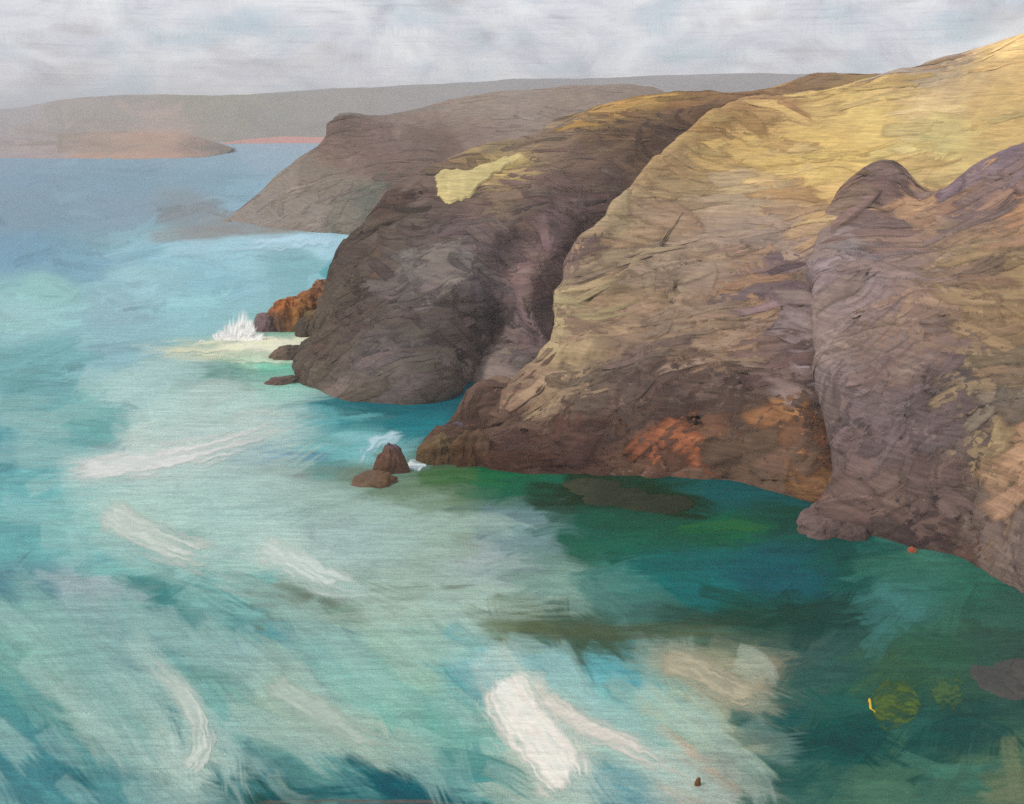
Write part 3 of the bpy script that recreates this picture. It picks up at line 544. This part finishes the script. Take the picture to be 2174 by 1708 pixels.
# far salmon beach
def strip(name, lower, upper, depth, c, mat, label, cat=None, kind=None, n=40):
    """a low sloping bank from the waterline up"""
    t = np.linspace(0, 1, n); lo = np.array([np.interp(t, np.linspace(0, 1, len(lower)), [p[k] for p in lower]) for k in (0, 1)]); up = np.array([np.interp(t, np.linspace(0, 1, len(upper)), [p[k] for p in upper]) for k in (0, 1)])
    A = sea_at(lo[0], lo[1]); A[:, 2] = -1.0; B = at_depth(up[0], up[1], A[:, 1] + depth); M = A * .5 + B * .5; M[:, 2] += (B[:, 2]) * .08
    D = B + np.array([0, depth, -3.])
    V = np.concatenate([A, M, B, D]); col = np.tile(s2l(c)[None] / ALB, (len(V), 1)) * (1 + .12 * (RNG.random((len(V), 1)) - .5))
    o = new_mesh(name, V, quads(4, n), mat, None, col, kind=kind); o['label'] = label
    return o
strip('beach', [(450,308),(520,305),(600,304.5),(715,304.5)], [(450,307),(520,297),(600,290),(715,292)], 60, (204,138,124), M_FAR, 'thin salmon pink beach at the foot of the far coast', kind='structure')

# ================================================================== ROCKS
import bmesh
def ico(sub):
    bm = bmesh.new(); bmesh.ops.create_icosphere(bm, subdivisions=sub, radius=1.0)
    V = np.array([v.co[:] for v in bm.verts]); f = np.array([[v.index for v in q.verts] for q in bm.faces]); bm.free(); return V, f
ICO4, ICO3 = ico(5), ico(3)
def rock(name, label, cat, lumps, notes, group=None, flat=.0, seed=1., craggy=.30, mat=None, level=False, point=.22):
    """lumps: (x0, x1, ytop, ybase) in the picture; each stands in the sea or against the cliff at its base row. One welded outline per rock."""
    Vs, Fs, n0 = [], [], 0; ctr = None
    for k, (x0, x1, yt, yb) in enumerate(lumps):
        b = sea_at(np.array((x0 + x1) / 2.), np.array(float(yb))); d = b[1]
        pxm = math.hypot(d, CAMH) / F
        w = (x1 - x0) * pxm / 2; h = max((yb - yt) * pxm / math.cos(math.atan2(CAMH, d)), .3); dep = w * .8
        if level: dep = (sea_at(np.array(x0 * 1.), np.array(yt * 1.))[1] - b[1]) * .55; h = .45
        V = ICO4[0].copy()
        s = V.copy(); 
        nz = fbm(V, .9, 4, False, seed + k * 3.3) * .26 + fbm(V * np.array([1, 1, .8]), .55, 5, True, seed + 7 + k) * craggy
        V = V * (1 + nz)[:, None]
        q = np.round(V * 3.2 + .3 * fbm(V, .4, 2, False, seed)[:, None]) / 3.2
        V = V * .78 + q * .22
        V[:, 2] = np.where(V[:, 2] > 0, V[:, 2] ** (1.0), V[:, 2] * .5)
        zc = np.clip(V[:, 2], 0, 2); V[:, 2] = np.where(V[:, 2] > 0, 1.15 * np.tanh(zc * .95), V[:, 2]); V[:, :2] *= (1.04 - point * np.clip(V[:, 2:3], 0, 1.1))
        V = V * np.array([w, dep, h * .95]) + np.array([b[0], b[1] + dep * .55, -0.12 * h])
        Vs.append(V); Fs.append(ICO4[1] + n0); n0 += len(V)
        if ctr is None: ctr = np.array([b[0], b[1] + dep * .5, 0.])
    V = np.concatenate(Vs); Fc = np.concatenate(Fs)
    if len(lumps) > 1:
        tmp = new_mesh('tmp', V, Fc, M_ROCK); rm = tmp.modifiers.new('weld', 'REMESH'); rm.mode = 'VOXEL'; rm.voxel_size = max((V[:, 0].max() - V[:, 0].min()) / 110, .06)
        ev = tmp.evaluated_get(bpy.context.evaluated_depsgraph_get()); me = ev.to_mesh()
        V = np.empty(len(me.vertices) * 3); me.vertices.foreach_get('co', V); V = V.reshape(-1, 3)
        Fc = np.array([p.vertices[:] for p in me.polygons]); ev.to_mesh_clear(); bpy.data.objects.remove(tmp)
    px, py, dp = to_px(V); col = field(notes, px, py, 1, 1, 8, 1.6); hg = np.zeros(len(V)); base = col.copy()
    for k in range(40):
        i = RNG.integers(len(V)); stroke(px, py, col, hg, arc(px[i], py[i], RNG.uniform(-1.2, .6), RNG.uniform(20, 60), .3), RNG.uniform(6, 16), None, .6, .5, .4, 1., jit(base[i], .14))
    o = new_mesh(name, V - ctr, Fc, mat or M_ROCK, None, col / ALB * 1.0)
    o.location = ctr
    return tag(o, label, cat, group)
G_ = 'sea rocks along the cliff feet'
rock('sea_rock', 'rusty orange rock stepping up behind the breaking wave', 'rock', [(560,660,606,702),(610,720,590,690),(650,720,562,660)], [(600,640,164,98,52),(650,600,150,94,56),(585,690,118,84,64),(640,660,172,118,62),(680,580,136,104,80)], G_, seed=2.)
rock('sea_rock', 'small mauve rock just above the white wave burst', 'rock', [(530,604,652,704)], [(550,670,128,104,104),(590,690,96,74,70)], G_, seed=4.)
rock('sea_rock', 'dark flat rock ledge reaching into the cream foam', 'rock', [(566,660,728,764),(610,720,706,756)], [(580,750,110,92,78),(640,735,86,76,66),(700,720,80,70,60)], G_, seed=6., craggy=.22)
rock('sea_rock', 'dark jagged rock joining the rusty orange rock to the cliff', 'rock', [(622,712,640,716),(660,740,600,690)], [(640,690,84,74,64),(700,640,90,76,66),(660,660,110,88,60)], G_, seed=31.)
rock('sea_rock', 'tiny brown reef awash below the dark cliff tip', 'rock', [(560,614,798,818),(582,640,794,814)], [(580,805,110,84,78),(620,805,96,86,74)], G_, seed=8., craggy=.2)
rock('sea_rock', 'pointed brown and violet rock standing alone in the water', 'rock', [(786,872,926,1006)], [(835,935,84,78,100),(830,960,112,80,62),(800,995,104,74,54),(860,990,96,70,54)], G_, seed=11., point=.62)
rock('sea_rock', 'low brown slab built as the reflection of the lone pointed rock', 'rock', [(742,846,1004,1030)], [(760,1015,112,90,72),(830,1018,104,78,56)], G_, seed=12., craggy=.15)  # solid slab shaped and coloured as the pointed rock's reflection
rock('sea_rock', 'rounded dark brown rock at the tip of the golden headland', 'rock', [(888,985,908,984),(950,1050,896,988)], [(900,960,104,80,52),(940,925,112,92,66),(980,960,86,58,38),(1030,920,104,78,60)], G_, seed=14.)
rock('sea_rock', 'small violet rock peeping over the golden headland tip', 'rock', [(934,990,890,925)], [(950,896,92,88,120),(980,910,94,80,86)], G_, seed=15.)
rock('sea_rock', 'flat mauve ledge under the near slope', 'rock', [(1694,1800,1098,1140),(1780,1850,1108,1146)], [(1720,1115,112,92,86),(1800,1125,96,78,72)], G_, seed=17., craggy=.16)
rock('sea_rock', 'grey brown rock awash at the right edge of the view', 'rock', [(2086,2200,1400,1470),(2140,2290,1390,1478)], [(2110,1420,72,74,70),(2160,1440,78,76,72)], G_, seed=19., craggy=.2, level=True)
rock('seed_stone', 'small reddish brown seed on the canvas, built as a stone at the cliff foot', 'seed_stone', [(1928,1948,1158,1174)], [(1938,1166,176,96,64)], None, seed=23., craggy=.05)  # a seed lying on the canvas, modelled here as a stone
rock('reef', 'dark olive weedy reef awash below the orange rock face', 'reef', [(1188,1330,1012,1046),(1290,1480,1040,1084),(1230,1390,1030,1070)], [(1220,1025,52,56,34),(1300,1050,40,46,26),(1430,1065,36,44,22)], None, seed=25., craggy=.1, level=True)
rock('floating_seed', 'tiny brown seed on the canvas, built as a lump at the end of the white foam', 'stuck_seed', [(1475,1488,1648,1670)], [(1480,1660,122,84,44)], None, seed=29., craggy=.05)  # another seed stuck to the canvas, modelled as a floating lump

# ================================================================== FOAM, WEED, SPRAY
def foam(name, label, cat, path, w, c, group=None, mat=None, gap=.35, blob=False, lift=2.6, ends=(.12, .35), bristle=3.0, edge=None):
    """a brushed raft of foam floating on the sea: many strands with ragged ends"""
    P = np.array(path, float); n = 90
    t = np.linspace(0, 1, n); Pc = catmull(P, n) if len(P) > 2 else P[0] + (P[1] - P[0]) * t[:, None]
    tan = np.gradient(Pc, axis=0); tan /= np.linalg.norm(tan, axis=1, keepdims=True); nor = np.stack([-tan[:, 1], tan[:, 0]], 1)
    w = w * 1.5; m = max(5, int(w / bristle)); s = np.linspace(-.5, .5, m + 1)
    prof = np.interp(t, [0, .12, .5, .9, 1], [.62, 1, 1, .9, .7])
    if blob: prof = np.sqrt(np.clip(1 - (2 * t - 1) ** 2, .02, 1))
    X = Pc[:, None, 0] + nor[:, None, 0] * s[None] * w * prof[:, None]; Y = Pc[:, None, 1] + nor[:, None, 1] * s[None] * w * prof[:, None]
    ox, oy = RNG.random(2) * 200
    X += (vnoise(Y / 14, X / 14, ox, oy) - .5) * 8; Y += (vnoise(Y / 14, X / 14, oy, ox) - .5) * 8
    bri = vnoise(np.broadcast_to(s[None] * m * .55, X.shape), np.broadcast_to(t[:, None] * 7, X.shape), ox, oy)
    pxs = np.hypot(sea_at(X, Y)[..., 1], CAMH) / F
    jx = np.clip(np.searchsorted(gx, X), 0, len(gx) - 1); iy = np.clip(np.searchsorted(gy, Y), 0, len(gy) - 1)
    Z = SEA_P[..., 2][iy, jx] + (lift * .3 + .25 * bri) * pxs
    V = sea_at(X, Y); V[..., 2] = np.maximum(Z, .02)
    S, TT = np.broadcast_to(s[None] * 2, X.shape), np.broadcast_to(t[:, None], X.shape)
    cov = (1 - ss(.25, 1.0, np.abs(S) + (bri - .5) * .5)) * ss(0, ends[0] + .02, TT + (bri - .5) * ends[0] * .9) * (1 - ss(1 - ends[1] - .02, 1.0, TT + (bri - .5) * ends[1] * .9))
    cov = np.clip(.9 * cov * (1 - (gap * .95 + .05) * ss(.35, .7, bri) * (.4 + .6 * TT)), 0, 1)
    q = quads(n, m + 1)
    Vf = V.reshape(-1, 3); ctr = Vf.mean(0); ctr[2] = 0
    col = np.tile(s2l(c)[None], (len(Vf), 1)) * (.9 + .2 * bri.ravel())[:, None] / ALB * 1.2
    o = new_mesh(name, Vf - ctr, q[:, ::-1], mat or M_FOAM, None, col); o.location = ctr
    cv = o.data.attributes.new('cover', 'FLOAT', 'POINT'); cv.data.foreach_set('value', cov.ravel().astype(np.float32))
    return tag(o, label, cat, group)
FG = 'foam streaks on the sea'
foam('foam_streak', 'broad near white foam streak tapering left in the middle water', 'foam', [(140,1005),(260,990),(420,965),(620,905)], 58, (212,214,209), FG)
foam('foam_streak', 'thick bright white foam streak at the bottom centre', 'foam', [(1062,1440),(1110,1520),(1160,1590),(1215,1680)], 120, (232,226,214), FG, gap=.12, ends=(.06, .10))
foam('foam_streak', 'long pale foam arm running from the bright white streak to the bottom right', 'foam', [(1120,1460),(1230,1540),(1340,1590),(1490,1655)], 44, (214,208,196), FG, gap=.4)
foam('foam_streak', 'pale grey foam patch left of the middle with a rounded tip', 'foam', [(212,1080),(280,1125),(380,1170),(470,1190)], 66, (196,206,196), FG, gap=.45)
foam('foam_streak', 'short pale foam brush mark right of the grey foam patch', 'foam', [(540,1160),(610,1190),(690,1235),(780,1260)], 56, (200,212,204), FG, gap=.5)
foam('foam_streak', 'long grey green foam band slanting through the lower water', 'foam', [(556,1440),(640,1495),(740,1560),(850,1600)], 58, (172,188,174), FG, gap=.4)
foam('foam_streak', 'white foam curl hooking beside the dark blue streak', 'foam', [(290,1380),(400,1490),(432,1580),(400,1645)], 46, (196,206,196), FG, gap=.5, ends=(.3, .08))
foam('foam_streak', 'soft sandy foam swirl right of the bright white streak', 'foam', [(1390,1400),(1480,1430),(1560,1475),(1640,1490)], 60, (176,168,142), FG, gap=.6)
foam('foam_streak', 'cream foam trail running left from the breaking wave', 'foam', [(700,732),(600,736),(480,732),(330,744)], 46, (255,238,204), FG, gap=.0, ends=(.05, .5), bristle=2.5)
foam('foam_streak', 'pale green white foam band beneath the cream trail', 'foam', [(690,760),(620,764),(540,766),(450,760)], 20, (196,216,190), FG, gap=.5, bristle=2.5)
foam('foam_streak', 'pale blue wash lying against the far side of the dark cliff', 'foam', [(728,520),(660,512),(560,524),(440,545)], 26, (178,212,226), FG, gap=.6, bristle=2.5)
foam('foam_patch', 'small white foam dab beside the lone pointed rock', 'foam', [(860,990),(882,988),(908,992)], 20, (214,230,234), None, gap=.1, blob=True, bristle=2.2, ends=(.1, .1))
foam('foam_patch', 'thin pale blue wash behind the lone pointed rock', 'foam', [(860,925),(810,935),(780,960),(768,985)], 24, (176,206,214), None, gap=.6, bristle=2.2)
foam('weed_patch', 'olive green round weed patch low at the right', 'seaweed', [(1850,1500),(1880,1497),(1915,1500),(1958,1508)], 92, (72,96,34), None, M_WEED, gap=.7, blob=True, ends=(.05, .15), lift=1.6)
foam('weed_patch', 'fainter green weed patch nearer the right edge', 'seaweed', [(1975,1478),(2010,1470),(2050,1468)], 64, (60,92,50), None, M_WEED, gap=1.0, blob=True, ends=(.1, .2), lift=1.6)
foam('kelp_strand', 'thin bright yellow strand at the left of the round weed patch', 'seaweed', [(1846,1484),(1850,1500),(1857,1520)], 5, (222,186,30), None, M_WEED, gap=.0, ends=(.0, .1), bristle=1.0, lift=4)

# breaking wave: plume of thrown water, droplets and a churned base
wb = sea_at(np.array(505.), np.array(722.)); wpx = math.hypot(wb[1], CAMH) / F
wave = bpy.data.objects.new('breaking_wave', None); COL.objects.link(wave); wave.location = (wb[0], wb[1], 0); wave.empty_display_size = .5
tag(wave, 'white burst of spray where a wave breaks on the rocks', 'wave')
def jet(base, dirv, ln, r, nseg=9, ns=7):
    V = []; d = Vector(dirv).normalized(); side = d.orthogonal().normalized(); up = d.cross(side); ph = random.random() * 6
    for i in range(nseg):
        t = i / (nseg - 1); c = Vector(base) + d * ln * t + Vector((0, 0, -ln * .22 * t * t)) + side * math.sin(t * 5 + ph) * r * .35
        rr = r * (1 - t) ** .8 * (1 + .35 * random.uniform(-1, 1)) + .015
        for j in range(ns):
            a = j / ns * 2 * math.pi; V.append((c + (side * math.cos(a) + up * math.sin(a)) * rr * random.uniform(.75, 1.25))[:])
    Fq = [(i * ns + j, i * ns + (j + 1) % ns, (i + 1) * ns + (j + 1) % ns, (i + 1) * ns + j) for i in range(nseg - 1) for j in range(ns)]
    return V, Fq
def joined(parts):
    V, Fq = [], []
    for v, f in parts: Fq += [tuple(i + len(V) for i in q) for q in f]; V += v
    return np.array(V), np.array(Fq)
M_SHEET = paint_mat('thrown_water', (2, 2, 2), .8, .1, .2, .04, .1, (4, 4, 4)); thin_edges(M_SHEET)
SV, SC, n0 = [], [], 0
u, v = np.meshgrid(np.linspace(-1, 1, 46), np.linspace(0, 1, 26)); SF = []
for k, (bx, bw, bh, dy) in enumerate(((2, 17, 56, .9), (-12, 18, 44, .3), (14, 18, 42, .4), (0, 28, 32, -.5), (-26, 20, 22, -.4), (28, 22, 20, -.6), (4, 40, 15, -1.3))):
    ray = vnoise(u * 7, v * .8, k * 13.1, 4); fine = vnoise(u * 22, v * 3, k * 7.7, 9)
    h = bh * (1 - .55 * u ** 2) * (.8 + .35 * ray)
    x = bx + u * bw * (1 + .55 * v) + bx * .25 * v; z = h * v - 2
    y = dy - (.9 * u ** 2) - .5 * v * v + .35 * (fine - .5)
    y = y + .9 * z * wpx; z = z * 1.08
    SV.append(np.stack([x * wpx, y, z * wpx], -1).reshape(-1, 3)); SF.append(quads(26, 46) + n0); n0 += u.size
    SC.append(((1 - ss(.5, 1.0, v + (fine - .5) * .35)) * (1 - ss(.6, 1.0, np.abs(u) + (fine - .5) * .4))).ravel())
wsp = new_mesh('water_burst', np.concatenate(SV), np.concatenate(SF), M_SHEET, wave, np.tile(np.array([[.90, .89, .86]]), (n0, 1)), kind='stuff')
cv = wsp.data.attributes.new('cover', 'FLOAT', 'POINT'); cv.data.foreach_set('value', np.concatenate(SC).astype(np.float32))
o8 = [(1,0,0),(-1,0,0),(0,1,0),(0,-1,0),(0,0,1),(0,0,-1)]; f8 = [(0,2,4),(2,1,4),(1,3,4),(3,0,4),(2,0,5),(1,2,5),(3,1,5),(0,3,5)]
DV, DF = [], []
for k in range(260):
    x = random.gauss(-2, 24) * wpx; z = (abs(random.gauss(0, .55)) * 46 * math.exp(-((x / wpx + 2) / 30) ** 2) + 3) * wpx; x *= 1 + z / (60 * wpx); r = random.uniform(.2, .7) * wpx; y = random.gauss(-.6, .9)
    DF += [tuple(i + len(DV) for i in q) for q in f8]; DV += [(x + a * r, y + b * r, z + c_ * r) for a, b, c_ in o8]
new_mesh('droplets', DV, np.array(DF), M_SPRAY, wave, np.full((len(DV), 3), .9), kind='stuff')
parts = [jet((random.gauss(6, 34) * wpx, random.uniform(-2, 1), -.15), (random.gauss(-.3, .8), random.gauss(-.3, .4), .55), random.uniform(5, 12) * wpx, random.uniform(2, 4) * wpx) for k in range(50)]
V, Fq = joined(parts)
new_mesh('churned_base', V, Fq, M_SPRAY, wave, np.tile(np.array([[.86, .80, .66]]), (len(V), 1)), kind='stuff')

# ================================================================== HAZE
def box(name, lo, hi, mat):
    x0, y0, z0 = lo; x1, y1, z1 = hi
    V = [(x0,y0,z0),(x1,y0,z0),(x1,y1,z0),(x0,y1,z0),(x0,y0,z1),(x1,y0,z1),(x1,y1,z1),(x0,y1,z1)]
    f = [(0,3,2,1),(4,5,6,7),(0,1,5,4),(1,2,6,5),(2,3,7,6),(3,0,4,7)]
    return new_mesh(name, V, f, mat, smooth=False, kind='stuff')
hm = bpy.data.materials.new('haze_air'); hm.use_nodes = True; ht = hm.node_tree; ht.nodes.clear()
pv = N(ht, 'ShaderNodeVolumePrincipled'); pv.inputs['Color'].default_value = (.97, .97, .99, 1); pv.inputs['Density'].default_value = 0.00019
ho = N(ht, 'ShaderNodeOutputMaterial'); L(ht, pv.outputs[0], ho.inputs['Volume'])
allv = np.concatenate([np.array([o.matrix_world @ Vector(c) for o in COL.objects if o.type == 'MESH' for c in o.bound_box])])
lo, hi = allv.min(0) - 30, allv.max(0) + 30
haze = box('haze', (lo[0], min(lo[1], -60), -8), (hi[0], hi[1], hi[2] - 10), hm)
haze['label'] = 'thin pale sea haze between the viewer and the far coast'
sc.cycles.use_denoising = False; sc.cycles.volume_bounces = 0; sc.cycles.max_bounces = 3; sc.cycles.diffuse_bounces = 2; sc.cycles.glossy_bounces = 1; sc.cycles.transparent_max_bounces = 6
